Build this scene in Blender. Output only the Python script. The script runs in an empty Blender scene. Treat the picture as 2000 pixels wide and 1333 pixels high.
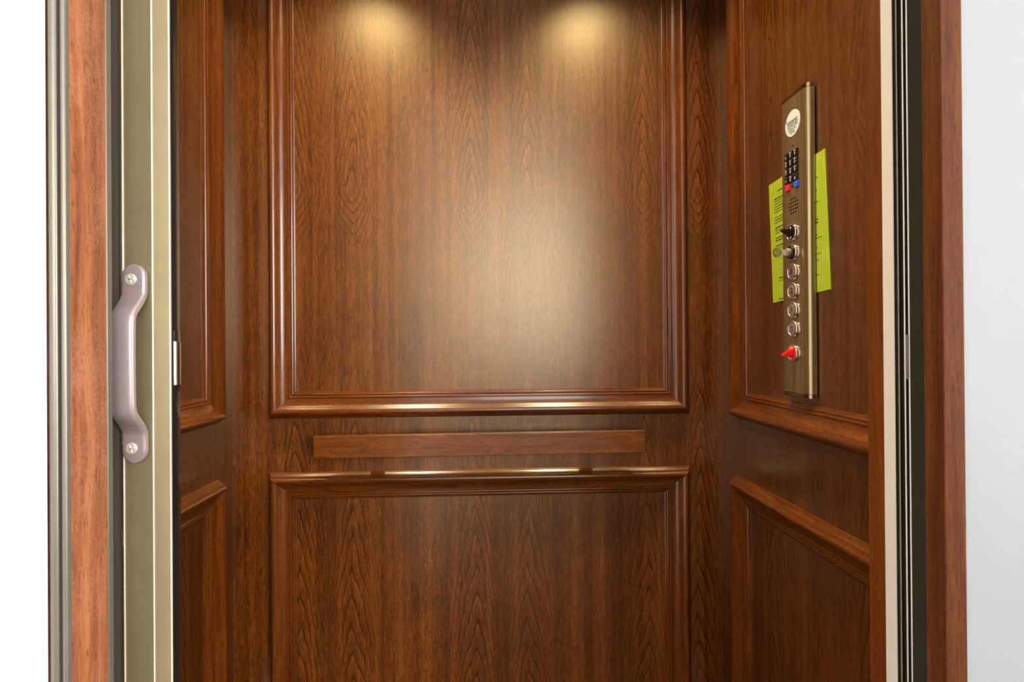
import bpy, bmesh, math, random
from mathutils import Matrix, Vector
random.seed(7)
S = bpy.context.scene
COL = S.collection

# ------------------------------------------------------------------ camera
CAM_H = 1.18
YAW, PITCH, ROLL = math.atan(45/1050), math.atan(3/1050), 0.0072
cam = bpy.data.cameras.new('camera'); cam.sensor_width = 36; cam.lens = 1050/2000*36
cam.clip_start = 0.01
cam.dof.use_dof = True; cam.dof.focus_distance = 1.25; cam.dof.aperture_fstop = 11
co = bpy.data.objects.new('camera', cam); COL.objects.link(co)
fw = Vector((math.sin(YAW)*math.cos(PITCH), math.cos(YAW)*math.cos(PITCH), math.sin(PITCH)))
r0 = Vector((math.cos(YAW), -math.sin(YAW), 0)); u0 = r0.cross(fw)
R_ = r0*math.cos(ROLL) - u0*math.sin(ROLL); U_ = r0*math.sin(ROLL) + u0*math.cos(ROLL)
co.matrix_world = Matrix(((R_.x, U_.x, -fw.x, 0), (R_.y, U_.y, -fw.y, 0), (R_.z, U_.z, -fw.z, CAM_H), (0, 0, 0, 1)))
S.camera = co

# ------------------------------------------------------------------ world, lights, exposure
w = bpy.data.worlds.new('world'); S.world = w; w.use_nodes = True
w.node_tree.nodes['Background'].inputs[0].default_value = (0.75, 0.85, 1, 1)
w.node_tree.nodes['Background'].inputs[1].default_value = 0.8
S.view_settings.view_transform = 'Standard'; S.view_settings.look = 'None'
S.view_settings.gamma = 1; S.view_settings.use_curve_mapping = False
S.view_settings.exposure = 0.0
WIN_R = dict(y0=0.00, y1=0.46, z0=0.30, z1=2.30)     # window in the hall's right wall
WIN_B = dict(x0=-0.15, x1=1.65, z0=1.0, z1=2.9)       # window in the hall's far wall
WIN_C = dict(x0=1.85, x1=3.20, z0=1.0, z1=2.9)      # second window in the far wall
def area(name, loc, direction, sx, sy, power, color, shape='RECTANGLE', spread=math.pi):
    l = bpy.data.lights.new(name, 'AREA'); l.shape = shape; l.size = sx; l.size_y = sy
    l.energy = power; l.color = color; l.spread = spread
    o = bpy.data.objects.new(name, l); COL.objects.link(o); o.location = loc
    o.rotation_euler = Vector(direction).to_track_quat('-Z', 'Y').to_euler()
    return o
HALL_X0, HALL_X1, HALL_Y0 = -2.6, 4.2, -3.0
area('daylight_right', (HALL_X1+0.12, (WIN_R['y0']+WIN_R['y1'])/2, (WIN_R['z0']+WIN_R['z1'])/2), (-1, 0, 0), WIN_R['y1']-WIN_R['y0'], WIN_R['z1']-WIN_R['z0'], 360, (1, 0.97, 0.95))
area('daylight_back', ((WIN_B['x0']+WIN_B['x1'])/2, HALL_Y0-0.12, (WIN_B['z0']+WIN_B['z1'])/2), (0, 1, 0), WIN_B['x1']-WIN_B['x0'], WIN_B['z1']-WIN_B['z0'], 105, (1, 0.94, 0.82))
area('daylight_back_right', ((WIN_C['x0']+WIN_C['x1'])/2, HALL_Y0-0.12, (WIN_C['z0']+WIN_C['z1'])/2), (0, 1, 0), WIN_C['x1']-WIN_C['x0'], WIN_C['z1']-WIN_C['z0'], 270, (1, 0.95, 0.86))
S.cycles.use_denoising = True; S.cycles.sample_clamp_indirect = 30
CAB_TOP = 2.40
DOWN = [(-0.385, 1.075), (0.345, 1.075)]
for x, y in DOWN:
    area('downlight_lamp', (x, y, CAB_TOP-0.004), (0, 0, -1), 0.16, 0.16, 8.6, (1, 0.78, 0.42), 'DISK', 1.98)

# ------------------------------------------------------------------ material helpers
class NT:
    def __init__(s, name):
        s.m = bpy.data.materials.new(name); s.m.use_nodes = True
        s.t = s.m.node_tree; s.n = s.t.nodes; s.b = s.n['Principled BSDF']
    def link(s, a, b): s.t.links.new(a, b)
    def val(s, sock, v):
        if isinstance(v, (int, float)): sock.default_value = v
        elif isinstance(v, (tuple, list)): sock.default_value = v
        else: s.link(v, sock)
    def math(s, op, a, b=0.0, c=None, clamp=False):
        n = s.n.new('ShaderNodeMath'); n.operation = op; n.use_clamp = clamp
        s.val(n.inputs[0], a); s.val(n.inputs[1], b)
        if c is not None: s.val(n.inputs[2], c)
        return n.outputs[0]
    def comb(s, x, y, z):
        n = s.n.new('ShaderNodeCombineXYZ')
        for i, v in enumerate((x, y, z)): s.val(n.inputs[i], v)
        return n.outputs[0]
    def noise(s, vec, scale=1, detail=2, rough=0.5, dist=0):
        n = s.n.new('ShaderNodeTexNoise'); s.link(vec, n.inputs['Vector'])
        n.inputs['Scale'].default_value = scale; n.inputs['Detail'].default_value = detail
        n.inputs['Roughness'].default_value = rough; n.inputs['Distortion'].default_value = dist
        return n.outputs['Fac']
    def ramp(s, f, stops, interp='LINEAR'):
        n = s.n.new('ShaderNodeValToRGB'); cr = n.color_ramp; cr.interpolation = interp
        while len(cr.elements) < len(stops): cr.elements.new(0.5)
        for e, (p, c) in zip(cr.elements, stops):
            e.position = p; e.color = c if len(c) == 4 else (*c, 1)
        s.link(f, n.inputs[0]); return n.outputs[0]
    def mix(s, f, a, b, mode='MIX'):
        n = s.n.new('ShaderNodeMix'); n.data_type = 'RGBA'; n.blend_type = mode
        s.val(n.inputs[0], f); s.val(n.inputs[6], a); s.val(n.inputs[7], b)
        return n.outputs[2]
    def coords(s, which='Object'):
        n = s.n.new('ShaderNodeTexCoord'); sp = s.n.new('ShaderNodeSeparateXYZ')
        s.link(n.outputs[which], sp.inputs[0]); return n.outputs[which], sp.outputs
    def rand(s): return s.n.new('ShaderNodeObjectInfo').outputs['Random']
    def bump(s, h, strength=0.1, dist=0.001):
        n = s.n.new('ShaderNodeBump'); n.inputs['Strength'].default_value = strength
        n.inputs['Distance'].default_value = dist; s.link(h, n.inputs['Height'])
        s.link(n.outputs[0], s.b.inputs['Normal'])
    def set(s, **k):
        for a, v in k.items(): s.val(s.b.inputs[a.replace('_', ' ')], v)
        return s

DARK, MID, LIGHT = (0.032, 0.0075, 0.0009), (0.135, 0.0325, 0.0024), (0.250, 0.073, 0.0065)

def veneer(name, axis, m0, gloss=1.0, tone=1.0):
    """book-matched veneer leaves with cathedral figure, fine pores; axis: horizontal world axis"""
    t = NT(name); v, xyz = t.coords('Object')
    u, z = xyz[axis], xyz[2]
    W = 0.242
    uu = t.math('SUBTRACT', u, m0)
    pp = t.math('PINGPONG', uu, W)
    leaf = t.math('FLOOR', t.math('DIVIDE', uu, W))
    # slow wander of the figure
    n1 = t.noise(t.comb(t.math('MULTIPLY', pp, 7), t.math('MULTIPLY', z, 2.2), 0.3), 1, 3)
    n2 = t.noise(t.comb(t.math('MULTIPLY', pp, 26), t.math('MULTIPLY', z, 7), 4.1), 1, 3)
    du = t.math('ADD', t.math('SUBTRACT', pp, 0.078), t.math('MULTIPLY', t.math('SUBTRACT', n1, 0.5), 0.050))
    # along the trunk: an eye at z = 1.595, long rising arches, a short fall below the eye
    ph = t.math('FRACT', t.math('ADD', t.math('DIVIDE', t.math('SUBTRACT', z, 1.595), 1.4), t.math('MULTIPLY', t.math('SUBTRACT', n1, 0.5), 0.05)))
    dz = t.math('SMOOTH_MIN', ph, t.math('MULTIPLY', t.math('SUBTRACT', 1.0, ph), 2.6), 0.03)
    a = t.math('ABSOLUTE', t.math('DIVIDE', du, 0.026)); b = t.math('MULTIPLY', dz, 1.4/0.105)
    r = t.math('ADD', b, t.math('MULTIPLY', t.math('POWER', a, 1.3), 1.0))
    r = t.math('ADD', r, t.math('MULTIPLY', t.math('SUBTRACT', n2, 0.5), 0.55))
    fr = t.math('FRACT', t.math('MULTIPLY', r, 1.35))
    ring = t.ramp(fr, [(0, (0.46,)*3), (0.55, (0.56,)*3), (0.78, (0.66,)*3), (0.90, (0.08,)*3), (1, (0.46,)*3)])
    # rings fade away from the crowns
    fade = t.ramp(t.math('ABSOLUTE', du), [(0.0, (1,)*3), (0.030, (0.85,)*3), (0.060, (0.28,)*3), (0.10, (0.08,)*3)])
    fade = t.math('MULTIPLY', fade, t.ramp(ph, [(0.0, (1,)*3), (0.58, (1,)*3), (0.68, (0.12,)*3), (0.88, (0.12,)*3), (0.94, (1,)*3)]))
    ringv = t.math('ADD', t.math('MULTIPLY', t.math('SUBTRACT', ring, 0.5), fade), 0.5)
    # straight tonal stripes (vertical), fibres and pores
    st = t.noise(t.comb(t.math('MULTIPLY', pp, 42), t.math('MULTIPLY', z, 0.5), t.math('MULTIPLY', leaf, 0.13)), 1, 4, 0.6)
    fib = t.noise(t.comb(t.math('MULTIPLY', u, 330), t.math('MULTIPLY', z, 26), 1.7), 1, 3, 0.6, 0.6)
    por = t.noise(t.comb(t.math('MULTIPLY', u, 520), t.math('MULTIPLY', z, 75), 7.7), 1, 2, 0.6, 0.4)
    cloud = t.noise(v, 5.5, 3)
    val = t.math('ADD', t.math('MULTIPLY', t.math('SUBTRACT', ringv, 0.5), 1.15), 0.49)
    val = t.math('ADD', val, t.math('MULTIPLY', t.math('SUBTRACT', st, 0.5), 0.95))
    val = t.math('ADD', val, t.math('MULTIPLY', t.math('SUBTRACT', fib, 0.5), 1.05))
    val = t.math('ADD', val, t.math('MULTIPLY', t.math('SUBTRACT', cloud, 0.5), 0.35))
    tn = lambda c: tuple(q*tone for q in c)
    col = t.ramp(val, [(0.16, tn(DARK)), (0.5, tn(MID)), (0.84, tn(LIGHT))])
    pm = t.ramp(por, [(0.34, (1,)*3), (0.48, (0,)*3)])
    col = t.mix(t.math('MULTIPLY', pm, 0.8), col, (0.024, 0.0055, 0.0010, 1))
    tone = t.n.new('ShaderNodeTexWhiteNoise'); tone.noise_dimensions = '1D'; t.link(leaf, tone.inputs['W'])
    col = t.mix(t.math('MULTIPLY', tone.outputs['Value'], 0.22), col, (0.07, 0.018, 0.003, 1))
    rough = t.math('ADD', 0.30, t.math('MULTIPLY', t.math('SUBTRACT', st, 0.5), 0.16))
    rough = t.math('ADD', rough, t.math('MULTIPLY', tone.outputs['Value'], 0.03))
    t.set(Base_Color=col, Roughness=rough, Specular_IOR_Level=1.0*gloss, Coat_Weight=0.8, Coat_Roughness=0.29, Specular_Tint=(1.0, 0.80, 0.45, 1), Coat_Tint=(1, 1, 1, 1))
    t.bump(t.math('SUBTRACT', t.math('MULTIPLY', fib, 0.6), pm), 0.10, 0.0006)
    return t.m

def solid_wood(name, tone=1.0, rough=0.26, coat=0.35, figure=1.0, specks=False, blue=1.0, green=1.0, light_mottle=0.0):
    """solid timber; grain runs along local X"""
    t = NT(name); v, xyz = t.coords('Object'); rnd = t.rand()
    off = t.math('MULTIPLY', rnd, 37.0)
    x = t.math('ADD', xyz[0], off)
    y, z = xyz[1], xyz[2]
    n1 = t.noise(t.comb(t.math('MULTIPLY', x, 3.0), t.math('MULTIPLY', y, 14), t.math('MULTIPLY', z, 14)), 1, 2)
    wav = t.math('ADD', y, t.math('MULTIPLY', t.math('SUBTRACT', n1, 0.5), 0.10*figure))
    st = t.noise(t.comb(t.math('MULTIPLY', x, 1.6), t.math('MULTIPLY', wav, 75), t.math('MULTIPLY', z, 60)), 1, 3, 0.6)
    fib = t.noise(t.comb(t.math('MULTIPLY', x, 30), t.math('MULTIPLY', wav, 420), t.math('MULTIPLY', z, 420)), 1, 2, 0.6)
    por = t.noise(t.comb(t.math('MULTIPLY', x, 85), t.math('MULTIPLY', wav, 620), t.math('MULTIPLY', z, 620)), 1, 2, 0.6)
    val = t.math('ADD', 0.5, t.math('MULTIPLY', t.math('SUBTRACT', st, 0.5), 0.85))
    val = t.math('ADD', val, t.math('MULTIPLY', t.math('SUBTRACT', fib, 0.5), 0.45))
    val = t.math('ADD', val, t.math('MULTIPLY', t.math('SUBTRACT', n1, 0.5), 0.4))
    k = lambda c: (c[0]*tone, c[1]*tone*green, c[2]*tone*blue)
    col = t.ramp(val, [(0.1, k(DARK)), (0.5, k(MID)), (0.9, k(LIGHT))])
    pm = t.ramp(por, [(0.30, (1,)*3), (0.44, (0,)*3)])
    col = t.mix(t.math('MULTIPLY', pm, 0.6), col, (0.024, 0.0055, 0.0010, 1))
    if light_mottle:      # pale patches of light on the wood, put into the colour
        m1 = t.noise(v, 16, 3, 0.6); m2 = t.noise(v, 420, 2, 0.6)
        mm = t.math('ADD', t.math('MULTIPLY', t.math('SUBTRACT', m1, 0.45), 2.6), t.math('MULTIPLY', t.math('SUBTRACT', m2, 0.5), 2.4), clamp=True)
        col = t.mix(t.math('MULTIPLY', mm, light_mottle), col, (0.36, 0.155, 0.095, 1))
    if specks:
        col = t.mix(speck(t, v, 33), col, (0.8, 0.8, 0.8, 1))
    t.set(Base_Color=col, Roughness=rough, Coat_Weight=coat, Coat_Roughness=0.13)
    t.bump(t.math('SUBTRACT', t.math('MULTIPLY', fib, 0.5), pm), 0.06, 0.0005)
    return t.m

def speck(t, v, scale):
    n = t.n.new('ShaderNodeTexVoronoi'); n.inputs['Scale'].default_value = scale; t.link(v, n.inputs['Vector'])
    hit = t.math('LESS_THAN', n.outputs['Distance'], 0.026)
    sp = t.n.new('ShaderNodeSeparateColor'); t.link(n.outputs['Color'], sp.inputs[0])
    return t.math('MULTIPLY', hit, t.math('LESS_THAN', sp.outputs[0], 0.35))

def plain(name, color, rough=0.5, metal=0.0, specks=False, coat=0.0, noise=0.06, aniso=False, spec=0.5):
    t = NT(name); v, xyz = t.coords('Object')
    if aniso:   # brushed: fine streaks along local Y / Z
        n = t.noise(t.comb(t.math('MULTIPLY', xyz[0], 900), t.math('MULTIPLY', xyz[1], 4), t.math('MULTIPLY', xyz[2], 900)), 1, 3, 0.65)
        noise = 0.5
    else:
        n = t.noise(v, 35, 3)
    lo = tuple(c*(1-noise) for c in color); hi = tuple(min(1, c*(1+noise)) for c in color)
    col = t.ramp(n, [(0.25, lo), (0.75, hi)])
    if specks: col = t.mix(speck(t, v, 45), col, (0.85, 0.85, 0.82, 1))
    t.set(Base_Color=col, Roughness=rough, Metallic=metal, Coat_Weight=coat, Coat_Roughness=0.1, Specular_IOR_Level=spec)
    if aniso: t.bump(n, 0.03, 0.0003)
    return t.m

M = {}
M['veneer_back'] = veneer('veneer_back', 0, -0.452)
M['veneer_side'] = veneer('veneer_side', 1, 0.83, 0.8, 0.68)  # same veneer as the back wall; dimmer side-wall light put into the tone
M['moulding'] = solid_wood('moulding_wood', 0.86)
M['rail'] = solid_wood('rail_wood', 1.05, 0.34, 0.2, 2.6, False, 1.0, 1.12)
M['jamb'] = solid_wood('jamb_wood_lit', 1.7, 0.45, 0.0, 0.5, True, 6.5, 1.35, 0.55)  # lit copy of the jamb wood, bright light put into the colour
M['jamb_shaded'] = solid_wood('jamb_wood_shaded', 0.66, 0.6, 0.0, 0.5, True, 3.0, 1.12)  # shaded copy of the same wood, toned down for the dimmer right side
M['jamb_shaded'].node_tree.nodes['Principled BSDF'].inputs['Specular IOR Level'].default_value = 0.12
M['post_wood'] = solid_wood('post_wood', 1.0, 0.4, 0.1, 0.6, True, 1.2, 0.92)
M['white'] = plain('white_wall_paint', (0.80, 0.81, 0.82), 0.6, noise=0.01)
M['white_dimmed'] = plain('landing_white_dimmed', (0.248, 0.264, 0.29), 0.6, noise=0.01)  # white paint toned down to grey, weaker light put into the colour
M['hall'] = plain('hall_wall_paint', (0.26, 0.26, 0.26), 0.7, noise=0.01)
M['ceil'] = plain('cab_ceiling_paint', (0.45, 0.40, 0.33), 0.6, noise=0.02)
M['champagne'] = plain('champagne_metal', (0.33, 0.275, 0.165), 0.42, 0.6, True, noise=0.05)
M['champagne_edge'] = plain('polished_edge_metal', (0.93, 0.88, 0.76), 0.35, 0.35, noise=0.02)
M['bronze'] = plain('dark_bronze_metal', (0.085, 0.070, 0.042), 0.38, 0.5, True, noise=0.06)
M['jambstrip'] = plain('grey_bronze_strip', (0.17, 0.155, 0.125), 0.36, 0.5, True, noise=0.05)
M['black_gloss'] = plain('black_glossy_edge', (0.016, 0.015, 0.013), 0.16, 0.0, True, 0.5)
M['handle'] = plain('mauve_handle_paint', (0.37, 0.29, 0.31), 0.30, 0.35, noise=0.05, coat=0.3)
M['steel'] = plain('bright_steel', (0.88, 0.85, 0.77), 0.3, 0.6)
M['latch'] = plain('polished_latch_steel', (0.85, 0.87, 0.92), 0.16, 1.0)
M['brass'] = plain('brushed_antique_brass', (0.36, 0.27, 0.135), 0.24, 0.80, aniso=True)
M['brass_cap'] = plain('antique_brass_cap', (0.30, 0.215, 0.10), 0.22, 1.0)
M['chrome'] = plain('button_chrome', (0.86, 0.84, 0.86), 0.14, 1.0)
M['btn'] = plain('button_bronze', (0.30, 0.215, 0.16), 0.45, 0.3)
M['black'] = plain('black_plastic', (0.012, 0.011, 0.011), 0.32)
M['hole'] = plain('dark_hole', (0.004, 0.004, 0.004), 0.8, spec=0.1)
M['red'] = plain('red_plastic', (0.80, 0.012, 0.008), 0.3)
M['blue'] = plain('blue_plastic', (0.012, 0.15, 0.75), 0.3)
M['pink_red'] = plain('red_key_plastic', (0.75, 0.03, 0.05), 0.35)
M['ink_white'] = plain('white_ink', (0.85, 0.85, 0.85), 0.5)
M['ink'] = plain('black_ink', (0.015, 0.012, 0.02), 0.6)
M['badge'] = plain('white_badge', (0.66, 0.69, 0.74), 0.35, noise=0.01)
M['paper'] = plain('yellow_green_paper', (0.78, 1.0, 0.055), 0.55, noise=0.03)
M['key'] = plain('nickel_key', (0.62, 0.55, 0.42), 0.25, 1.0)
M['lens'] = plain('frosted_lens', (0.8, 0.75, 0.6), 0.4)
M['led'] = plain('dark_red_led', (0.05, 0.004, 0.006), 0.15)
M['hall_floor'] = plain('dark_hall_floor', (0.06, 0.045, 0.035), 0.8, noise=0.1, spec=0.1)
M['floor'] = plain('dark_carpet', (0.035, 0.028, 0.022), 0.95, noise=0.3, spec=0.1)
t = NT('clear_laminate'); n = t.n
gl = n.new('ShaderNodeBsdfGlossy'); gl.inputs['Roughness'].default_value = 0.12
tr = n.new('ShaderNodeBsdfTransparent'); tr.inputs[0].default_value = (1, 1, 1, 1)
fr = n.new('ShaderNodeValue'); fr.outputs[0].default_value = 0.05
mx = n.new('ShaderNodeMixShader'); t.link(fr.outputs[0], mx.inputs[0]); t.link(tr.outputs[0], mx.inputs[1]); t.link(gl.outputs[0], mx.inputs[2])
t.link(mx.outputs[0], n['Material Output'].inputs[0]); M['laminate'] = t.m
t = NT('window_glass'); n = t.n
gl = n.new('ShaderNodeBsdfGlossy'); gl.inputs['Roughness'].default_value = 0.0
tr = n.new('ShaderNodeBsdfTransparent')
fr = n.new('ShaderNodeValue'); fr.outputs[0].default_value = 0.08
mx = n.new('ShaderNodeMixShader'); t.link(fr.outputs[0], mx.inputs[0]); t.link(tr.outputs[0], mx.inputs[1]); t.link(gl.outputs[0], mx.inputs[2])
t.link(mx.outputs[0], n['Material Output'].inputs[0]); M['glass'] = t.m

# ------------------------------------------------------------------ mesh helpers
def obj(name, bm, mat, parent=None, smooth=35, wn=False):
    bmesh.ops.recalc_face_normals(bm, faces=bm.faces)
    me = bpy.data.meshes.new(name); bm.to_mesh(me); bm.free()
    me.materials.append(M[mat])
    if smooth:
        me.shade_smooth(); me.set_sharp_from_angle(angle=math.radians(smooth))
    o = bpy.data.objects.new(name, me); COL.objects.link(o)
    if parent: o.parent = parent
    if wn:
        md = o.modifiers.new('weighted_normal', 'WEIGHTED_NORMAL'); md.weight = 100; md.keep_sharp = True
    return o
def empty(name, label, cat, mat=None, group=None):
    o = bpy.data.objects.new(name, None); COL.objects.link(o); o.empty_display_size = 0.05
    if mat is not None: o.matrix_world = mat
    o['label'] = label; o['category'] = cat
    if group: o['group'] = group
    return o
def struct(o): o['kind'] = 'structure'; return o
def box(bm, x0, x1, y0, y1, z0, z1, bev=0.0, seg=2):
    m = bmesh.new(); bmesh.ops.create_cube(m, size=1)
    for v in m.verts: v.co = Vector(((x0+x1)/2+v.co.x*(x1-x0), (y0+y1)/2+v.co.y*(y1-y0), (z0+z1)/2+v.co.z*(z1-z0)))
    if bev: bmesh.ops.bevel(m, geom=m.edges[:], offset=bev, segments=seg, affect='EDGES', profile=0.5)
    merge(bm, m); return bm
def merge(bm, m, mat=None):
    if mat is not None: bmesh.ops.transform(m, matrix=mat, verts=m.verts)
    me = bpy.data.meshes.new('tmp'); m.to_mesh(me); m.free(); bm.from_mesh(me); bpy.data.meshes.remove(me)
def prism(bm, pts, z0, z1):
    """closed plan outline (x, y) extruded from z0 to z1"""
    lo = [bm.verts.new((x, y, z0)) for x, y in pts]; hi = [bm.verts.new((x, y, z1)) for x, y in pts]
    n = len(pts)
    for i in range(n): bm.faces.new((lo[i], lo[(i+1) % n], hi[(i+1) % n], hi[i]))
    bm.faces.new(lo[::-1]); bm.faces.new(hi); return bm
def lathe(bm, prof, c=(0, 0, 0), seg=40, ax=None):
    """profile (r, h) turned about local Z at c"""
    rows = []
    for r, h in prof:
        if r < 1e-6: rows.append([bm.verts.new((c[0], c[1], c[2]+h))])
        else: rows.append([bm.verts.new((c[0]+r*math.cos(2*math.pi*i/seg), c[1]+r*math.sin(2*math.pi*i/seg), c[2]+h)) for i in range(seg)])
    for a, b in zip(rows, rows[1:]):
        for i in range(seg):
            j = (i+1) % seg
            if len(a) == 1: bm.faces.new((a[0], b[i], b[j]))
            elif len(b) == 1: bm.faces.new((a[i], a[j], b[0]))
            else: bm.faces.new((a[i], a[j], b[j], b[i]))
    return bm
def frame(along, inward, normal, origin):
    a, i, n = Vector(along), Vector(inward), Vector(normal)
    return Matrix(((a.x, i.x, n.x, origin[0]), (a.y, i.y, n.y, origin[1]), (a.z, i.z, n.z, origin[2]), (0, 0, 0, 1)))
def text(bm, s, size, x, y, z, sx=1.0, rot=0, bold=0.0, align='CENTER'):
    c = bpy.data.curves.new('t', 'FONT'); c.body = s; c.size = size; c.align_x = align; c.align_y = 'CENTER'
    c.resolution_u = 3; c.offset = bold; c.extrude = 0.00008
    o = bpy.data.objects.new('t', c); COL.objects.link(o)
    dg = bpy.context.evaluated_depsgraph_get(); me = bpy.data.meshes.new_from_object(o.evaluated_get(dg))
    m = bmesh.new(); m.from_mesh(me); bpy.data.meshes.remove(me)
    bpy.data.objects.remove(o); bpy.data.curves.remove(c)
    merge(bm, m, Matrix.Translation((x, y, z)) @ Matrix.Rotation(rot, 4, 'Z') @ Matrix.Diagonal((sx, 1, 1, 1)))
    return bm

# ------------------------------------------------------------------ cab shell
AR, AL, YB, YF = 0.6644, -0.7010, 1.50, 0.668
bm = box(bmesh.new(), AL-0.02, AR+0.02, YB, YB+0.02, 0, CAB_TOP)
wall_back = struct(obj('wall_back', bm, 'veneer_back', None, 0))
bm = box(bmesh.new(), AR, AR+0.02, YF-0.03, YB, 0, CAB_TOP)
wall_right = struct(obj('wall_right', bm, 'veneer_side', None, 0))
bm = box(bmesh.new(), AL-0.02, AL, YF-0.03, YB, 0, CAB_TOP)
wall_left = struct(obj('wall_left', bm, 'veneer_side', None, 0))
struct(obj('floor', box(bmesh.new(), AL-0.02, AR+0.02, 0.60, YB+0.02, -0.05, 0), 'floor', None, 0))
struct(obj('floor_hall', box(bmesh.new(), HALL_X0-0.2, HALL_X1+0.2, HALL_Y0-0.2, 0.60, -0.05, 0), 'hall_floor', None, 0))
bm = bmesh.new(); box(bm, AL-0.02, AR+0.02, YF-0.03, YB+0.02, CAB_TOP, CAB_TOP+0.03)
struct(obj('ceiling', bm, 'ceil', None, 0))

# panel moulding: outer lip, tall torus, cove, small beads towards the panel
PROF = [(0, 0), (0, 0.0014), (0.0030, 0.0042), (0.0031, 0.0058), (0.0060, 0.0080), (0.0061, 0.0096), (0.0086, 0.0114), (0.0090, 0.0132), (0.0102, 0.0174),
        (0.0122, 0.0202), (0.0148, 0.0220), (0.0176, 0.0228), (0.0208, 0.0226), (0.0240, 0.0216), (0.0280, 0.0193), (0.0315, 0.0166), (0.0350, 0.0143),
        (0.0390, 0.0123), (0.0430, 0.0109), (0.0470, 0.0101), (0.0510, 0.0098), (0.0535, 0.0096), (0.0540, 0.0078), (0.0552, 0.0076),
        (0.0562, 0.0086), (0.0580, 0.0092), (0.0600, 0.0089), (0.0614, 0.0078), (0.0618, 0.0062), (0.0630, 0.0062), (0.0640, 0.0070),
        (0.0658, 0.0072), (0.0675, 0.0065), (0.0684, 0.0054), (0.0690, 0.0040), (0.0715, 0.0036), (0.0735, 0.0026), (0.0740, 0.0)]
PROF = [(a, b*1.32) for a, b in PROF]
PW = 0.074
def moulding(L, M4, parent):
    bm = bmesh.new()
    a = [bm.verts.new((s, s, h)) for s, h in PROF]; b = [bm.verts.new((L-s, s, h)) for s, h in PROF]
    n = len(PROF)
    for i in range(n-1): bm.faces.new((a[i], b[i], b[i+1], a[i+1]))
    bm.faces.new((a[n-1], b[n-1], b[0], a[0])); bm.faces.new(a); bm.faces.new(b[::-1])
    o = obj('moulding', bm, 'moulding', parent, 28)
    o.matrix_parent_inverse = Matrix.Identity(4); o.matrix_basis = M4
    return o
def panel_frame(parent, u, n, u0, u1, z0, z1, org, lip=0.0006):
    """four mitred mouldings and the flat panel inside; u: horizontal axis with u x Z = n; u0<u1 along u"""
    U, N, Z = Vector(u), Vector(n), Vector((0, 0, 1)); O = Vector(org)
    P = lambda a, z: O + U*a + Z*z
    moulding(u1-u0, frame(U, Z, N, P(u0, z0)), parent)
    moulding(u1-u0, frame(-U, -Z, N, P(u1, z1)), parent)
    moulding(z1-z0, frame(Z, -U, N, P(u1, z0)), parent)
    moulding(z1-z0, frame(-Z, U, N, P(u0, z1)), parent)
    bm = bmesh.new(); i = PW-0.004
    q = [P(u0+i, z0+i), P(u1-i, z0+i), P(u1-i, z1-i), P(u0+i, z1-i)]
    lo = [bm.verts.new(p) for p in q]; hi = [bm.verts.new(p + N*lip) for p in q]
    for k in range(4): bm.faces.new((lo[k], lo[(k+1) % 4], hi[(k+1) % 4], hi[k]))
    bm.faces.new(hi); bm.faces.new(lo[::-1])
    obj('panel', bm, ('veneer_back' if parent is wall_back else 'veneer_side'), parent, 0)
# back wall: upper and lower frames
panel_frame(wall_back, (1, 0, 0), (0, -1, 0), -0.6020, 0.5640, 0.9760, 2.30, (0, YB, 0))
panel_frame(wall_back, (1, 0, 0), (0, -1, 0), -0.6020, 0.5640, 0.10, 0.8285, (0, YB, 0))
# right wall: u = -Y (from far to near), two frames; the near uprights hide behind the front return
panel_frame(wall_right, (0, -1, 0), (-1, 0, 0), -1.4150, -0.76, 0.9735, 2.30, (AR, 0, 0))
panel_frame(wall_right, (0, -1, 0), (-1, 0, 0), -1.4150, -0.76, 0.10, 0.8215, (AR, 0, 0))
# left wall: u = +Y
panel_frame(wall_left, (0, 1, 0), (1, 0, 0), 0.76, 1.4180, 0.9775, 2.30, (AL, 0, 0))
panel_frame(wall_left, (0, 1, 0), (1, 0, 0), 0.76, 1.4180, 0.10, 0.8320, (AL, 0, 0))

# ------------------------------------------------------------------ front of the cab, landing opening
FRONT_TOP = 3.1
# wooden front return of the cab, right (its end face is the brown strip)
bm = box(bmesh.new(), 0, CAB_TOP, 0, 0.028, 0, AR-0.4825, 0.0015)
o = struct(obj('trim_1', bm, 'post_wood', None, 40, True)); o.matrix_world = Matrix(((0, 0, 1, 0.4825), (0, 1, 0, 0.639), (1, 0, 0, 0), (0, 0, 0, 1)))
# left return behind the gate
bm = box(bmesh.new(), 0, CAB_TOP, 0, 0.028, 0, 0.18, 0.0015)
o = struct(obj('trim_2', bm, 'post_wood', None, 40, True)); o.matrix_world = Matrix(((0, 0, 1, AL), (0, 1, 0, 0.639), (1, 0, 0, 0), (0, 0, 0, 1)))

# landing walls (white; the right one has dimmer light put into its colour) around the opening
struct(obj('wall_landing_right', box(box(bmesh.new(), 0.4600, HALL_X1, 0.503, 0.527, 0, FRONT_TOP), 0.54, HALL_X1, 0.527, 0.62, 0, FRONT_TOP), 'white_dimmed', None, 0))
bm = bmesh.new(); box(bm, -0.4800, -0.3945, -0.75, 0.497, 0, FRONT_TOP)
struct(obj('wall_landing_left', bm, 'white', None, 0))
struct(obj('wall_landing_far_left', box(bmesh.new(), HALL_X0, -0.4800, 0.48, 0.60, 0, FRONT_TOP), 'white', None, 0))
struct(obj('wall_landing_head', box(bmesh.new(), -0.4800, 0.4600, 0.503, 0.62, 2.30, FRONT_TOP), 'white', None, 0))
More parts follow.
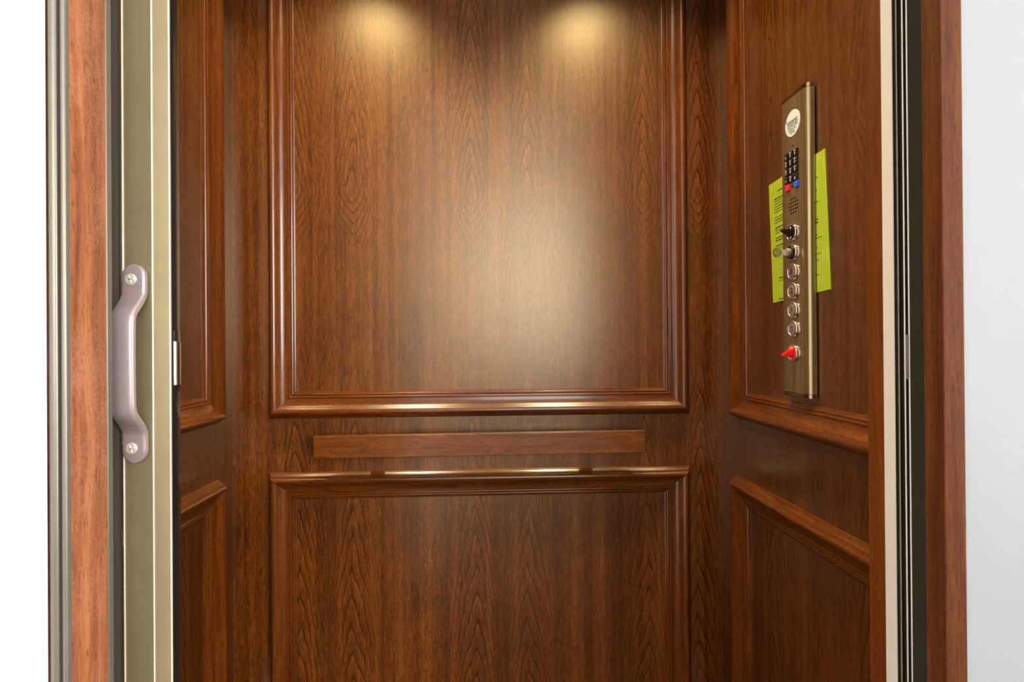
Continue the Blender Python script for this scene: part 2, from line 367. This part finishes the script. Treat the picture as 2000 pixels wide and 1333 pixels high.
# hall shell
bm = bmesh.new(); b_ = WIN_B; c_ = WIN_C; zt = FRONT_TOP+0.1
for x0, x1, z0, z1 in ((HALL_X0, b_['x0'], 0, zt), (b_['x0'], b_['x1'], 0, b_['z0']), (b_['x0'], b_['x1'], b_['z1'], zt), (b_['x1'], c_['x0'], 0, zt),
                       (c_['x0'], c_['x1'], 0, c_['z0']), (c_['x0'], c_['x1'], c_['z1'], zt), (c_['x1'], HALL_X1, 0, zt)):
    box(bm, x0, x1, HALL_Y0-0.1, HALL_Y0, z0, z1)
struct(obj('wall_hall_back', bm, 'hall', None, 0))
bm = bmesh.new(); b_ = WIN_R
for y0, y1, z0, z1 in ((HALL_Y0, b_['y0'], 0, FRONT_TOP+0.1), (b_['y1'], 0.62, 0, FRONT_TOP+0.1), (b_['y0'], b_['y1'], 0, b_['z0']), (b_['y0'], b_['y1'], b_['z1'], FRONT_TOP+0.1)):
    box(bm, HALL_X1, HALL_X1+0.1, y0, y1, z0, z1)
struct(obj('wall_hall_right', bm, 'hall', None, 0))
struct(obj('wall_hall_left', box(bmesh.new(), HALL_X0-0.1, HALL_X0, HALL_Y0, 0.60, 0, FRONT_TOP+0.1), 'hall', None, 0))
struct(obj('ceiling_hall', box(bmesh.new(), HALL_X0-0.1, HALL_X1+0.1, HALL_Y0-0.1, 0.62, FRONT_TOP+0.1, FRONT_TOP+0.2), 'white', None, 0))
# shaft walls beside the cab front so no daylight leaks between landing and cab
struct(obj('wall_shaft_right', box(bmesh.new(), AR+0.02, AR+0.04, 0.62, YB+0.02, 0, CAB_TOP), 'bronze', None, 0))
def window(name, a0, a1, z0, z1, plane, axis):
    bm = bmesh.new(); e = 0.05
    def bx(p0, p1, q0, q1, d0, d1):
        if axis == 'x': box(bm, plane+d0, plane+d1, p0, p1, q0, q1)
        else: box(bm, p0, p1, plane+d0, plane+d1, q0, q1)
    d = (-0.01, 0.08) if axis == 'x' else (-0.08, 0.01)
    bx(a0-e, a0+0.02, z0-e, z1+e, *d); bx(a1-0.02, a1+e, z0-e, z1+e, *d); bx(a0, a1, z0-e, z0+0.02, *d); bx(a0, a1, z1-0.02, z1+e, *d)
    f = struct(obj(name, bm, 'white', None, 0))
    bm = bmesh.new(); g = (0.03, 0.034) if axis == 'x' else (-0.034, -0.03)
    bx(a0+0.02, a1-0.02, z0+0.02, z1-0.02, *g)
    obj('pane', bm, 'glass', f, 0)
window('window_1', WIN_R['y0'], WIN_R['y1'], WIN_R['z0'], WIN_R['z1'], HALL_X1, 'x')
window('window_3', WIN_C['x0'], WIN_C['x1'], WIN_C['z0'], WIN_C['z1'], HALL_Y0, 'y')
window('window_2', WIN_B['x0'], WIN_B['x1'], WIN_B['z0'], WIN_B['z1'], HALL_Y0, 'y')

# right wooden jamb: front face 0.4375..0.459, reveal y 0.500..0.524, grain along local X (= world Z)
bm = box(bmesh.new(), 0, 2.30, 0, 0.024, 0, 0.0215, 0.0012, 3)
o = struct(obj('trim_3', bm, 'jamb_shaded', None, 40, True)); o.matrix_world = Matrix(((0, 0, 1, 0.4378), (0, 1, 0, 0.500), (1, 0, 0, 0), (0, 0, 0, 1)))
# left wooden jamb: reveal at x = -0.380
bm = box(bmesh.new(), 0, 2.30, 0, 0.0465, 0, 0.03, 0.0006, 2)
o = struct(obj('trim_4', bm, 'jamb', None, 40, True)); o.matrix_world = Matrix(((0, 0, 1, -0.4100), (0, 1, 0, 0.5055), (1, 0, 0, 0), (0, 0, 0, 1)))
# head casing over the opening
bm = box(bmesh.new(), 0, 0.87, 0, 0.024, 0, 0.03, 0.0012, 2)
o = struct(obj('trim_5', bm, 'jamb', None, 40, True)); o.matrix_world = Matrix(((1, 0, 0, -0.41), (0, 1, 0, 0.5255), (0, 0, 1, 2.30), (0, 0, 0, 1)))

def arc(cx, cy, r, a0, a1, n=6):
    return [(cx+r*math.cos(math.radians(a0+(a1-a0)*i/n)), cy+r*math.sin(math.radians(a0+(a1-a0)*i/n))) for i in range(n+1)]
# grey bronze strip with a groove on the arris of the left jamb (two beads)
pts = [(-0.3945, 0.5052), (-0.3945, 0.5010)] + arc(-0.3905, 0.5010, 0.0040, 180, 360, 8) + [(-0.3865, 0.5040), (-0.3846, 0.5040)] + \
      [(-0.3846, 0.5014)] + arc(-0.3823, 0.5014, 0.0023, 180, 360, 8) + [(-0.3800, 0.5052)]
struct(obj('trim_6', prism(bmesh.new(), pts, 0, 2.30), 'jambstrip', None, 40))

# ------------------------------------------------------------------ guide channel behind the left jamb
g = empty('guide_channel', 'dark bronze metal guide channel between the left wooden jamb and the gate post', 'door track', Matrix.Translation((-0.41, 0.58, 0)))
def rel(o, parent): o.matrix_parent_inverse = parent.matrix_world.inverted(); return o
bpy.context.view_layer.update()
pts = [(-0.4100, 0.5525), (-0.3815, 0.5525)] + arc(-0.3815, 0.5540, 0.0015, -90, 0, 4) + [(-0.3800, 0.5595), (-0.3840, 0.5595), (-0.3840, 0.5570), (-0.4100, 0.5570)]
rel(obj('channel_lip', prism(bmesh.new(), pts, 0, 2.30), 'jambstrip', g, 40), g)
pts = [(-0.4300, 0.6060), (-0.4020, 0.6060), (-0.4020, 0.6020), (-0.4300, 0.6020)]
rel(obj('channel_back', prism(bmesh.new(), pts, 0, 2.30), 'jambstrip', g, 40), g)
pts = [(-0.4300, 0.5570), (-0.4260, 0.5570), (-0.4260, 0.6020), (-0.4300, 0.6020)]
rel(obj('channel_side', prism(bmesh.new(), pts, 0, 2.30), 'bronze', g, 40), g)

# ------------------------------------------------------------------ folding gate: lead post with pull handle
gate = empty('folding_gate', 'champagne metal lead post of a folding gate with a mauve pull handle', 'gate', Matrix.Translation((-0.37, 0.61, 0)))
bpy.context.view_layer.update()
pts = [(-0.3995, 0.6060), (-0.3962, 0.6006), (-0.3650, 0.6004), (-0.3645, 0.6000), (-0.3472, 0.6022), (-0.3472, 0.6190), (-0.3995, 0.6190)]
rel(obj('lead_post', prism(bmesh.new(), pts, 0.01, 2.29), 'champagne', gate, 20), gate)
for xx, yy in ((-0.3958, 0.6000), (-0.3645, 0.5996), (-0.3474, 0.6016)):
    pts = [(xx-0.0007, yy+0.0012)] + arc(xx, yy, 0.0007, 180, 360, 6) + [(xx+0.0007, yy+0.0012)]
    rel(obj('rib', prism(bmesh.new(), pts, 0.01, 2.29), 'champagne_edge', gate, 60), gate)
bm = bmesh.new(); box(bm, -0.3472, -0.3462, 0.6030, 0.6185, 0.01, 2.29, 0.0003)
rel(obj('edge_strip', bm, 'black_gloss', gate, 30), gate)
# latch on the edge of the post
bm = bmesh.new(); box(bm, -0.3464, -0.3456, 0.6065, 0.6180, 1.128, 1.196, 0.0003)
lp = rel(obj('latch_plate', bm, 'black_gloss', gate, 30), gate)
bm = prism(bmesh.new(), [(-0.3462, 0.6062)] + [(-0.3462+0.0034*math.sin(math.pi*i/12), 0.6119-0.0057*math.cos(math.pi*i/12)) for i in range(1, 12)] + [(-0.3462, 0.6176)], 1.1360, 1.1835)
o = obj('latch_bolt', bm, 'latch', lp, 30); o.matrix_parent_inverse = Matrix.Identity(4)
# handle: flat bar swept along a bent path (z, protrusion)
def smooth_path(ctrl, n):
    out = []
    for i in range(len(ctrl)-1):
        p0 = ctrl[max(i-1, 0)]; p1 = ctrl[i]; p2 = ctrl[i+1]; p3 = ctrl[min(i+2, len(ctrl)-1)]
        for k in range(n):
            t = k/n
            out.append(tuple(0.5*((2*b)+(-a+c)*t+(2*a-5*b+4*c-d)*t*t+(-a+3*b-3*c+d)*t**3) for a, b, c, d in zip(p0, p1, p2, p3)))
    out.append(ctrl[-1]); return out
ZT, ZB = 1.2672, 1.0533
half = [(0, 0.0040), (0.012, 0.0040), (0.026, 0.0041), (0.0335, 0.0050), (0.0405, 0.0092), (0.047, 0.0150), (0.0535, 0.0203), (0.0610, 0.0226), (0.075, 0.0232), ((ZT-ZB)/2, 0.0234)]
ctrl = [(ZT-d, p) for d, p in half] + [(ZB+d, p) for d, p in half[-2::-1]]
path = smooth_path(ctrl, 5)
bm = bmesh.new(); rows = []; HX = -0.3808
def section(wd, th, k=5):
    rr = min(th*0.48, wd*0.48); pts = []
    for cx, cy, a in ((wd/2-rr, th/2-rr, 0), (-wd/2+rr, th/2-rr, 90), (-wd/2+rr, -th/2+rr, 180), (wd/2-rr, -th/2+rr, 270)):
        for i in range(k): pts.append((cx+rr*math.cos(math.radians(a+90*i/(k-1))), cy+rr*math.sin(math.radians(a+90*i/(k-1)))))
    return pts
for i, (z, p) in enumerate(path):
    a = path[max(i-1, 0)]; b = path[min(i+1, len(path)-1)]
    tz, tp = b[0]-a[0], b[1]-a[1]; L = math.hypot(tz, tp); tz, tp = tz/L, tp/L
    d = min(ZT-z, z-ZB); rad = 0.0132
    wd = 0.0264 - 0.0022*min(1, max(0, (d-0.03)/0.03))
    th = 0.0078 + 0.0010*min(1, max(0, (d-0.03)/0.03))
    if d < rad: wd *= math.sqrt(max(0.03, 1-((rad-d)/rad)**2)); th *= 0.75+0.25*d/rad
    rows.append([bm.verts.new((HX+sx, 0.600-(p + sy*abs(tz)), z + (sy*tp if tz < 0 else -sy*tp))) for sx, sy in section(wd, th)])
n = len(rows[0])
for a, b in zip(rows, rows[1:]):
    for i in range(n): bm.faces.new((a[i], a[(i+1) % n], b[(i+1) % n], b[i]))
bm.faces.new(rows[0]); bm.faces.new(rows[-1][::-1])
handle = rel(obj('pull_handle', bm, 'handle', gate, 60), gate)
handle['label'] = 'mauve painted bent-bar pull handle'
for z in (1.2505, 1.0695):
    bm = bmesh.new(); r = 0.0062
    lathe(bm, [(0, 0), (r, 0), (r, 0.0012), (r*0.9, 0.0018), (0.0035, 0.0022), (0, 0.0023)], seg=28)
    for a in (0.3, 0.3+math.pi/2):
        m = bmesh.new(); box(m, -0.0042, 0.0042, -0.0007, 0.0007, 0.0015, 0.0026)
        merge(bm, m, Matrix.Rotation(a, 4, 'Z'))
    bmesh.ops.transform(bm, matrix=Matrix(((1, 0, 0, HX-0.0018), (0, 0, -1, 0.5925), (0, 1, 0, z), (0, 0, 0, 1))), verts=bm.verts)
    o = obj('screw', bm, 'steel', handle, 30); o['label'] = 'bright steel screw'

# ------------------------------------------------------------------ strike channel at the right of the opening
sc = empty('strike_channel', 'champagne and dark bronze strike channel of the gate beside the right wooden jamb', 'door track', Matrix.Translation((0.49, 0.61, 0)))
bpy.context.view_layer.update()
def part(name, pts, mat, parent, z0=0, z1=2.30, sm=40): return rel(obj(name, prism(bmesh.new(), pts, z0, z1), mat, parent, sm), parent)
part('channel_edge', [(0.4827, 0.6385), (0.4827, 0.6210), (0.4837, 0.6210), (0.4837, 0.6385)], 'champagne_edge', sc)
part('channel_base', [(0.4840, 0.6330), (0.5300, 0.6330), (0.5300, 0.6380), (0.4840, 0.6380)], 'bronze', sc)
for xx, mt in ((0.4880, 'champagne'), (0.4954, 'champagne_edge'), (0.5008, 'champagne_edge')):
    part('web', [(xx-0.0006, 0.6340), (xx-0.0006, 0.6203), (xx+0.0006, 0.6203), (xx+0.0006, 0.6340)], 'bronze', sc)
    part('rib', [(xx-0.0008, 0.6205)] + [(xx-0.0008, 0.6203)] + arc(xx, 0.6203, 0.0008, 180, 360, 6) + [(xx+0.0008, 0.6205)], mt, sc)
part('channel_plate', [(0.5018, 0.6200), (0.5390, 0.6170), (0.5390, 0.6215), (0.5018, 0.6215)], 'bronze', sc)
bm = bmesh.new(); box(bm, 0.4963, 0.4999, 0.6196, 0.6215, 1.133, 1.186, 0.0003)
rel(obj('strike_plate', bm, 'handle', sc, 30), sc)

# ------------------------------------------------------------------ handrail
hr = empty('handrail', 'plain wooden handrail bar standing off the back wall between the two panel frames', 'handrail', Matrix.Translation((-0.022, 1.5, 0.9082)) @ Matrix.Rotation(math.radians(-0.19), 4, 'Y'))
bm = bmesh.new(); box(bm, -0.4420, 0.4420, -0.064, -0.042, -0.0296, 0.0296, 0.0016, 3)
obj('rail', bm, 'rail', hr, 40, True)
for x in (-0.2905, 0.295):
    bm = bmesh.new(); box(bm, x-0.0175, x+0.0175, -0.043, 0.0, -0.022, 0.022, 0.001)
    obj('bracket', bm, 'moulding', hr, 40, True)

# ------------------------------------------------------------------ yellow notice in its laminate
NR = math.radians(3.0)
nz = frame((0, -1, 0), (0, 0, 1), (-1, 0, 0), (AR-0.0020, 1.1270, 1.4130)) @ Matrix.Rotation(NR, 4, 'Z')
notice = empty('notice_sheet', 'laminated yellow-green printed notice on the right wall, passing behind the control panel', 'notice', nz)
PWd, PHt = 0.2130, 0.2790
def wave(x, y): return 0.0008*math.sin(x*30+0.6) + 0.0003*math.sin(y*22)
def sheet(x0, x1, y0, y1, z, nx=16, ny=10, thick=True):
    bm = bmesh.new(); g = [[bm.verts.new((x0+(x1-x0)*i/nx, y0+(y1-y0)*j/ny, z + 0.4*wave(x0+(x1-x0)*i/nx, y0+(y1-y0)*j/ny))) for i in range(nx+1)] for j in range(ny+1)]
    for j in range(ny):
        for i in range(nx): bm.faces.new((g[j][i], g[j][i+1], g[j+1][i+1], g[j+1][i]))
    if thick: bmesh.ops.solidify(bm, geom=bm.faces[:], thickness=0.0001)
    return bm
obj('paper', sheet(-PWd/2, PWd/2, -PHt/2, PHt/2, 0), 'paper', notice, 60)
obj('laminate', sheet(-PWd/2-0.004, PWd/2+0.002, -PHt/2-0.0125, PHt/2+0.003, 0.0006, thick=False), 'laminate', notice, 60)
bm = bmesh.new()
def words(x0, x1, y, h=0.0013, z=0.00045, bold=False):
    x = x0
    while x < x1-0.002:
        L = min(random.uniform(0.003, 0.010), x1-x)
        zz = 0.4*wave(x+L/2, y)+z
        box(bm, x, x+L, y-h/2, y+h/2, zz-0.00008, zz)
        x += L + 0.0016
LX, RX = -PWd/2+0.022, PWd/2-0.020
T = PHt/2
words(-0.070, 0.075, T-0.026, 0.0022)
y = T-0.042; words(LX, LX+0.055, y, 0.0024); 
for k in range(5): y -= 0.0062; words(LX, RX-random.uniform(0, 0.02), y)
y -= 0.0115
for k in range(3): words(LX, RX-random.uniform(0, 0.03), y, 0.0016); y -= 0.0062
y -= 0.006
words(LX, LX+0.05, y, 0.0022)
for k in range(2): y -= 0.0062; words(LX, RX-random.uniform(0.0, 0.03), y)
y -= 0.011
for k in range(2): words(LX, RX-0.01, y, 0.0022); y -= 0.0062
y -= 0.006; words(LX, LX+0.06, y, 0.0022); y -= 0.006; words(LX, LX+0.11, y)
for k in range(9):
    y -= 0.0064; words(LX+0.038, RX-random.uniform(0, 0.05), y)
    if k % 2: words(LX+0.018, LX+0.0212, y, 0.0016)
y -= 0.011; words(LX+0.008, LX+0.055, y, 0.0022); y -= 0.006; words(LX+0.008, RX-0.03, y)
for k in range(5): y -= 0.0064; words(LX+0.030, RX-random.uniform(0.01, 0.06), y)
y -= 0.010; words(LX+0.006, LX+0.06, y, 0.0024); y -= 0.0064; words(LX+0.006, RX-0.02, y)
for k in range(5): y -= 0.0064; words(LX+0.019, LX+0.0212, y, 0.0016); words(LX+0.034, LX+0.034+random.uniform(0.04, 0.09), y)
y -= 0.010; words(LX+0.028, LX+0.085, y, 0.0026); y -= 0.0064; words(LX+0.033, LX+0.09, y, 0.0018)
o = obj('printed_text', bm, 'ink', notice, 0); o['kind'] = 'stuff'

# ------------------------------------------------------------------ control panel (local x right, y up, z out of the wall)
CY, CZ = 1.1030, 1.0620
cp = empty('control_panel', 'tall brushed brass lift control panel with keypad and floor buttons on the right wall', 'control panel',
           frame((0, -1, 0), (0, 0, 1), (-1, 0, 0), (AR-0.0008, CY, CZ)))
H = 0.6415; FZ = 0.0205; HWD = 0.046
def plate(x0, x1, f, r, y0, y1):
    pts = [(x0, 0.003), (x0, f-0.002)] + arc(x0+0.002, f-0.002, 0.002, 180, 90, 4) + arc(x1-r, f-r, r, 90, 0, 10) + [(x1, 0.003)]
    bm = bmesh.new()
    a = [bm.verts.new((x, y0, z)) for x, z in pts]; b = [bm.verts.new((x, y1, z)) for x, z in pts]
    n = len(pts)
    for i in range(n): bm.faces.new((a[i], a[(i+1) % n], b[(i+1) % n], b[i]))
    bm.faces.new(a); bm.faces.new(b[::-1]); return bm
obj('faceplate', plate(-HWD, HWD, FZ, 0.0165, 0.0085, H-0.0085), 'brass', cp, 30)
for y0, y1 in ((0, 0.0078), (H-0.0078, H)):
    bm = plate(-HWD-0.0003, HWD+0.0003, FZ+0.0004, 0.0166, y0, y1)
    bmesh.ops.bevel(bm, geom=[e for e in bm.edges if len({round(v.co.y, 5) for v in e.verts}) == 1 and abs(e.verts[0].co.y-(0 if y0 == 0 else H)) < 1e-4], offset=0.0022, segments=3, affect='EDGES')
    obj('end_cap', bm, 'brass_cap', cp, 40)
bm = plate(-HWD+0.001, HWD-0.001, FZ-0.0012, 0.016, 0.0070, H-0.0070); obj('backing', bm, 'black', cp, 30)
BX = -0.0050
L_ = lambda z: z - CZ
# round capacity badge
by = L_(1.6385); br = 0.0275
bm = bmesh.new(); lathe(bm, [(0, FZ-0.0003), (br, FZ-0.0003), (br, FZ+0.0006), (br*0.985, FZ+0.0009), (0, FZ+0.0009)], (BX+0.0022, by, 0), 56)
badge = obj('capacity_badge', bm, 'badge', cp, 30); badge['label'] = 'round white capacity badge'
bm = bmesh.new(); zt = FZ+0.0010; bxx = BX+0.0022
text(bm, 'RESIDENTIAL', 0.0088, bxx+0.0008, by+0.0026, zt, 0.74, bold=0.00008)
text(bm, 'ELEVATORS', 0.0088, bxx+0.0010, by-0.0040, zt, 0.80, bold=0.00008)
text(bm, 'CAPACITY', 0.0072, bxx, by-0.0128, zt, 0.86, bold=0.00004)
text(bm, '950 lbs', 0.0072, bxx, by-0.0188, zt, 0.86, bold=0.00004)
for x0, x1, y0, y1 in ((-0.0205, 0.0212, 0.0062, 0.0067), (-0.0195, 0.0195, -0.0083, -0.0078), (-0.0226, -0.0206, 0.0072, 0.0118), (-0.0221, -0.0211, 0.0118, 0.0140), (-0.0232, -0.0200, 0.0062, 0.0074)):
    box(bm, bxx+x0, bxx+x1, by+y0, by+y1, zt-0.0001, zt+0.0001)
obj('badge_lettering', bm, 'ink', badge, 0)
# microphone hole
bm = bmesh.new(); lathe(bm, [(0.0014, FZ+0.0004), (0.0018, FZ+0.0004), (0.0018, FZ-0.0003), (0, FZ-0.0003)], (BX+0.0022, L_(1.5909), 0), 16)
lathe(bm, [(0, FZ+0.0001), (0.0015, FZ+0.0001)], (BX+0.0022, L_(1.5909), 0), 16)
obj('microphone_hole', bm, 'hole', cp, 30)
# keypad
KX = [-0.0230, -0.0062, 0.0106]; KZ = [1.5732, 1.5562, 1.5390, 1.5218]
LEG = [('1', ''), ('2', 'ABC'), ('3', 'DEF'), ('4', 'GHI'), ('5', 'JKL'), ('6', 'MNO'), ('7', 'PRS'), ('8', 'TUV'), ('9', 'WXY'), ('*', ''), ('0', 'OPER'), ('#', '')]
def key(x, y, mat, name, hw=0.0067, hh=0.0070):
    bm = bmesh.new()
    m = bmesh.new(); box(m, x-hw, x+hw, y-hh, y+hh, FZ-0.001, FZ+0.0034)
    # a tilted cap with a raised right-hand ridge
    bmesh.ops.bevel(m, geom=m.edges[:], offset=0.0007, segments=2, affect='EDGES'); merge(bm, m)
    m = bmesh.new(); box(m, x+hw*0.52, x+hw*0.95, y-hh*0.9, y+hh*0.9, FZ+0.002, FZ+0.0040, 0.0004); merge(bm, m)
    return obj(name, bm, mat, cp, 30)
for i, (d, sub) in enumerate(LEG):
    x, y = KX[i % 3], L_(KZ[i//3])
    k = key(x, y, 'black', 'keypad_key')
    bm = bmesh.new(); text(bm, d, 0.0078, x-0.0018, y-0.0020, FZ+0.0035, 0.9, bold=0.0001)
    if sub: text(bm, sub, 0.0036, x-0.0016, y+0.0040, FZ+0.0035, 0.9, bold=0.00005)
    obj('legend', bm, 'ink_white', k, 0)
for x, z, mt, tx in ((-0.0208, 1.5066, 'pink_red', 'OFF'), (0.0118, 1.5060, 'blue', 'TEL')):
    k = key(x, L_(z), mt, 'keypad_key', 0.0074, 0.0068)
    k['label'] = 'red function key' if mt != 'blue' else 'blue function key'
bm = bmesh.new(); lathe(bm, [(0.0030, FZ-0.0002), (0.0030, FZ+0.0008), (0.0022, FZ+0.0009), (0.0018, FZ+0.0016), (0, FZ+0.0021)], (BX, L_(1.5060), 0), 20)
obj('indicator_lamp', bm, 'led', cp, 40)
# speaker holes, 5 x 5 without corners
bm = bmesh.new()
for i in range(5):
    for j in range(5):
        if i in (0, 4) and j in (0, 4): continue
        c = (BX+0.0021+(i-2)*0.0073, L_(1.4646)+(j-2)*0.0074, 0)
        lathe(bm, [(0, FZ+0.0001), (0.0017, FZ+0.0001), (0.0020, FZ+0.0003), (0.0022, FZ-0.0002)], c, 14)
sg = obj('speaker_grille', bm, 'hole', cp, 30)
RING = [(0.0178, FZ-0.0005), (0.0178, FZ+0.0034), (0.0172, FZ+0.0046), (0.0160, FZ+0.0052), (0.0146, FZ+0.0050), (0.0138, FZ+0.0042), (0.0136, FZ+0.0020)]
def ring(name, x, y, parent=cp):
    bm = bmesh.new(); lathe(bm, RING, (x, y, 0), 48)
    return obj(name, bm, 'chrome', parent, 40)
def disc(name, x, y, r, z, mat, parent, dome=0.0):
    bm = bmesh.new(); lathe(bm, [(r, FZ), (r, z-0.0004), (r-0.0005, z), (r*0.5, z+dome*0.7), (0, z+dome)], (x, y, 0), 40)
    return obj(name, bm, mat, parent, 40)
def bell(bm, x, y, z):
    pts = [(-0.0052, -0.0036), (-0.0040, -0.0022), (-0.0036, 0.0018)] + arc(0, 0.0018, 0.0036, 180, 0, 8)[1:] + [(0.0040, -0.0022), (0.0052, -0.0036)]
    inn = [(px*0.72, py*0.72-0.0001) for px, py in pts]
    a = [bm.verts.new((x+px, y+py, z)) for px, py in pts]; b = [bm.verts.new((x+px, y+py, z)) for px, py in inn]
    n = len(pts)
    for i in range(n): bm.faces.new((a[i], a[(i+1) % n], b[(i+1) % n], b[i]))
    box(bm, x-0.0013, x+0.0013, y-0.0056, y-0.0036, z-0.0001, z+0.0001); box(bm, x-0.0008, x+0.0008, y+0.0054, y+0.0070, z-0.0001, z+0.0001)
for s, z in (('3', 1.3257), ('2', 1.2852), ('1', 1.2448), ('bell', 1.2048)):
    y = L_(z)
    b = disc('alarm_button' if s == 'bell' else 'floor_button', BX, y, 0.0136, FZ+0.0042, 'btn', cp, 0.0002)
    if s == 'bell': b['label'] = 'round bronze button with a bell symbol'
    bm = bmesh.new(); lathe(bm, RING, (BX, y, 0), 48); obj('button_ring', bm, 'chrome', b, 40)
    bm = bmesh.new()
    if s == 'bell': bell(bm, BX, y, FZ+0.0046)
    else: text(bm, s, 0.0165, BX, y, FZ+0.0046, 1, bold=0.0004)
    obj('legend', bm, 'ink', b, 0)
# light switch (black) and stop switch (red): ring, rocker disc, wedge lever
def switch(name, z, mat, up, legend, lab):
    y = L_(z)
    d = disc(name, BX, y, 0.0150, FZ+0.0052, mat, cp, 0.0003); d['label'] = lab
    bm = bmesh.new(); lathe(bm, [(0.0178, FZ-0.0005), (0.0178, FZ+0.0040), (0.0170, FZ+0.0050), (0.0156, FZ+0.0050), (0.0150, FZ+0.0040)], (BX, y, 0), 48)
    obj('switch_ring', bm, 'chrome', d, 40)
    bm = bmesh.new(); s = 1 if up else -1
    # lever: wedge standing out of the disc, tip outward and up/down
    yb0, yb1, yt0, yt1 = -0.0095*s, 0.0050*s, 0.0030*s, 0.0068*s
    w0, w1, zl = 0.0075, 0.0055, FZ+0.0255
    q = [(-w0, yb0, FZ+0.005), (w0, yb0, FZ+0.005), (w0, yb1, FZ+0.005), (-w0, yb1, FZ+0.005), (-w1, yt0, zl), (w1, yt0, zl), (w1, yt1, zl), (-w1, yt1, zl)]
    vs = [bm.verts.new((BX+a, y+b, c)) for a, b, c in q]
    for f in ((0, 1, 2, 3), (4, 5, 6, 7), (0, 1, 5, 4), (1, 2, 6, 5), (2, 3, 7, 6), (3, 0, 4, 7)): bm.faces.new([vs[i] for i in f])
    bmesh.ops.recalc_face_normals(bm, faces=bm.faces)
    bmesh.ops.bevel(bm, geom=bm.edges[:], offset=0.0012, segments=2, affect='EDGES')
    obj('lever', bm, mat, d, 40)
    bm = bmesh.new()
    for tx, dy, sz in legend:
        if tx == 'tri':
            vs = [bm.verts.new((BX+a, y+dy+b, FZ+0.0057)) for a, b in ((-0.0030, -0.002), (0.0030, -0.002), (0, 0.0028))]; bm.faces.new(vs)
        elif tx == 'mark': box(bm, BX-0.0035, BX+0.0035, y+dy-0.0011, y+dy+0.0011, FZ+0.0055, FZ+0.0057)
        else: text(bm, tx, sz, BX, y+dy, FZ+0.0057, 0.95, bold=0.0003)
    obj('legend', bm, 'ink_white', d, 0)
switch('light_switch', 1.4083, 'black', True, (('tri', 0.0102, 0), ('OFF', -0.0112, 0.0050)), 'black lever switch in a chrome ring')
switch('stop_switch', 1.1540, 'red', False, (('STOP', 0.0098, 0.0052), ('mark', -0.0118, 0)), 'red stop switch with a lever')
# key lock
ky = L_(1.3659)
lk = ring('key_lock', BX, ky)
lk['label'] = 'round key switch with a black collar'
bm = bmesh.new(); lathe(bm, [(0.0140, FZ), (0.0140, FZ+0.0075), (0.0132, FZ+0.0088), (0.0095, FZ+0.0090)], (BX, ky, 0), 40); obj('collar', bm, 'black', lk, 40)
bm = bmesh.new(); lathe(bm, [(0.0092, FZ), (0.0092, FZ+0.0150), (0.0084, FZ+0.0160), (0, FZ+0.0160)], (BX, ky, 0), 36); obj('cylinder_plug', bm, 'btn', lk, 40)
# the key itself: top-level, blade in the lock; lies in the plane (out of wall, up)
kk = empty('door_key', 'small round-bowed metal key standing in the lock of the control panel', 'key', frame((0, -1, 0), (0, 0, 1), (-1, 0, 0), (AR-0.0008-FZ-0.0162, CY-BX, CZ+ky)))
def plate_y(pts, th):
    """outline in (z out, y up) with thickness along x"""
    bm = bmesh.new(); a = [bm.verts.new((-th/2, y, z)) for z, y in pts]; b = [bm.verts.new((th/2, y, z)) for z, y in pts]
    n = len(pts)
    for i in range(n): bm.faces.new((a[i], a[(i+1) % n], b[(i+1) % n], b[i]))
    bm.faces.new(a); bm.faces.new(b[::-1]); return bm
obj('shank', plate_y([(0.0002, -0.0062), (0.004, -0.0058), (0.0075, -0.0038), (0.0110, -0.0036), (0.0110, 0.0042), (0.0075, 0.0042), (0.004, 0.0060), (0.0002, 0.0064)], 0.0022), 'steel', kk, 30)
# bow with a hole: ring of quads
bm = bmesh.new(); n = 36; rr = 0.0098; hc, hr_ = (0.0215, 0.0003), 0.0024; cc = 0.0185
ro = []
for sx in (-0.0011, 0.0011):
    ro.append([[bm.verts.new((sx, rr*math.sin(2*math.pi*i/n)*1.06, cc+rr*math.cos(2*math.pi*i/n)*0.92)) for i in range(n)],
               [bm.verts.new((sx, hc[1]+hr_*math.sin(2*math.pi*i/n), hc[0]+hr_*math.cos(2*math.pi*i/n))) for i in range(n)]])
for i in range(n):
    j = (i+1) % n
    bm.faces.new((ro[0][0][i], ro[0][0][j], ro[0][1][j], ro[0][1][i])); bm.faces.new((ro[1][0][i], ro[1][0][j], ro[1][1][j], ro[1][1][i]))
    bm.faces.new((ro[0][0][i], ro[0][0][j], ro[1][0][j], ro[1][0][i])); bm.faces.new((ro[0][1][i], ro[0][1][j], ro[1][1][j], ro[1][1][i]))
obj('bow', bm, 'key', kk, 30)

# ------------------------------------------------------------------ ceiling downlights
for i, (x, y) in enumerate(DOWN):
    d = empty('downlight', ('left' if i == 0 else 'right') + ' round recessed downlight in the cab ceiling', 'light', Matrix.Translation((x, y, CAB_TOP)), 'cab ceiling downlights')
    bm = bmesh.new(); lathe(bm, [(0.081, -0.0005), (0.083, -0.006), (0.096, -0.006), (0.100, -0.002), (0.100, 0.0)], seg=40)
    obj('trim_ring', bm, 'brass_cap', d, 40)
    bm = bmesh.new(); lathe(bm, [(0, -0.0015), (0.081, -0.0015), (0.081, 0.0)], seg=32)
    obj('lens', bm, 'lens', d, 40)
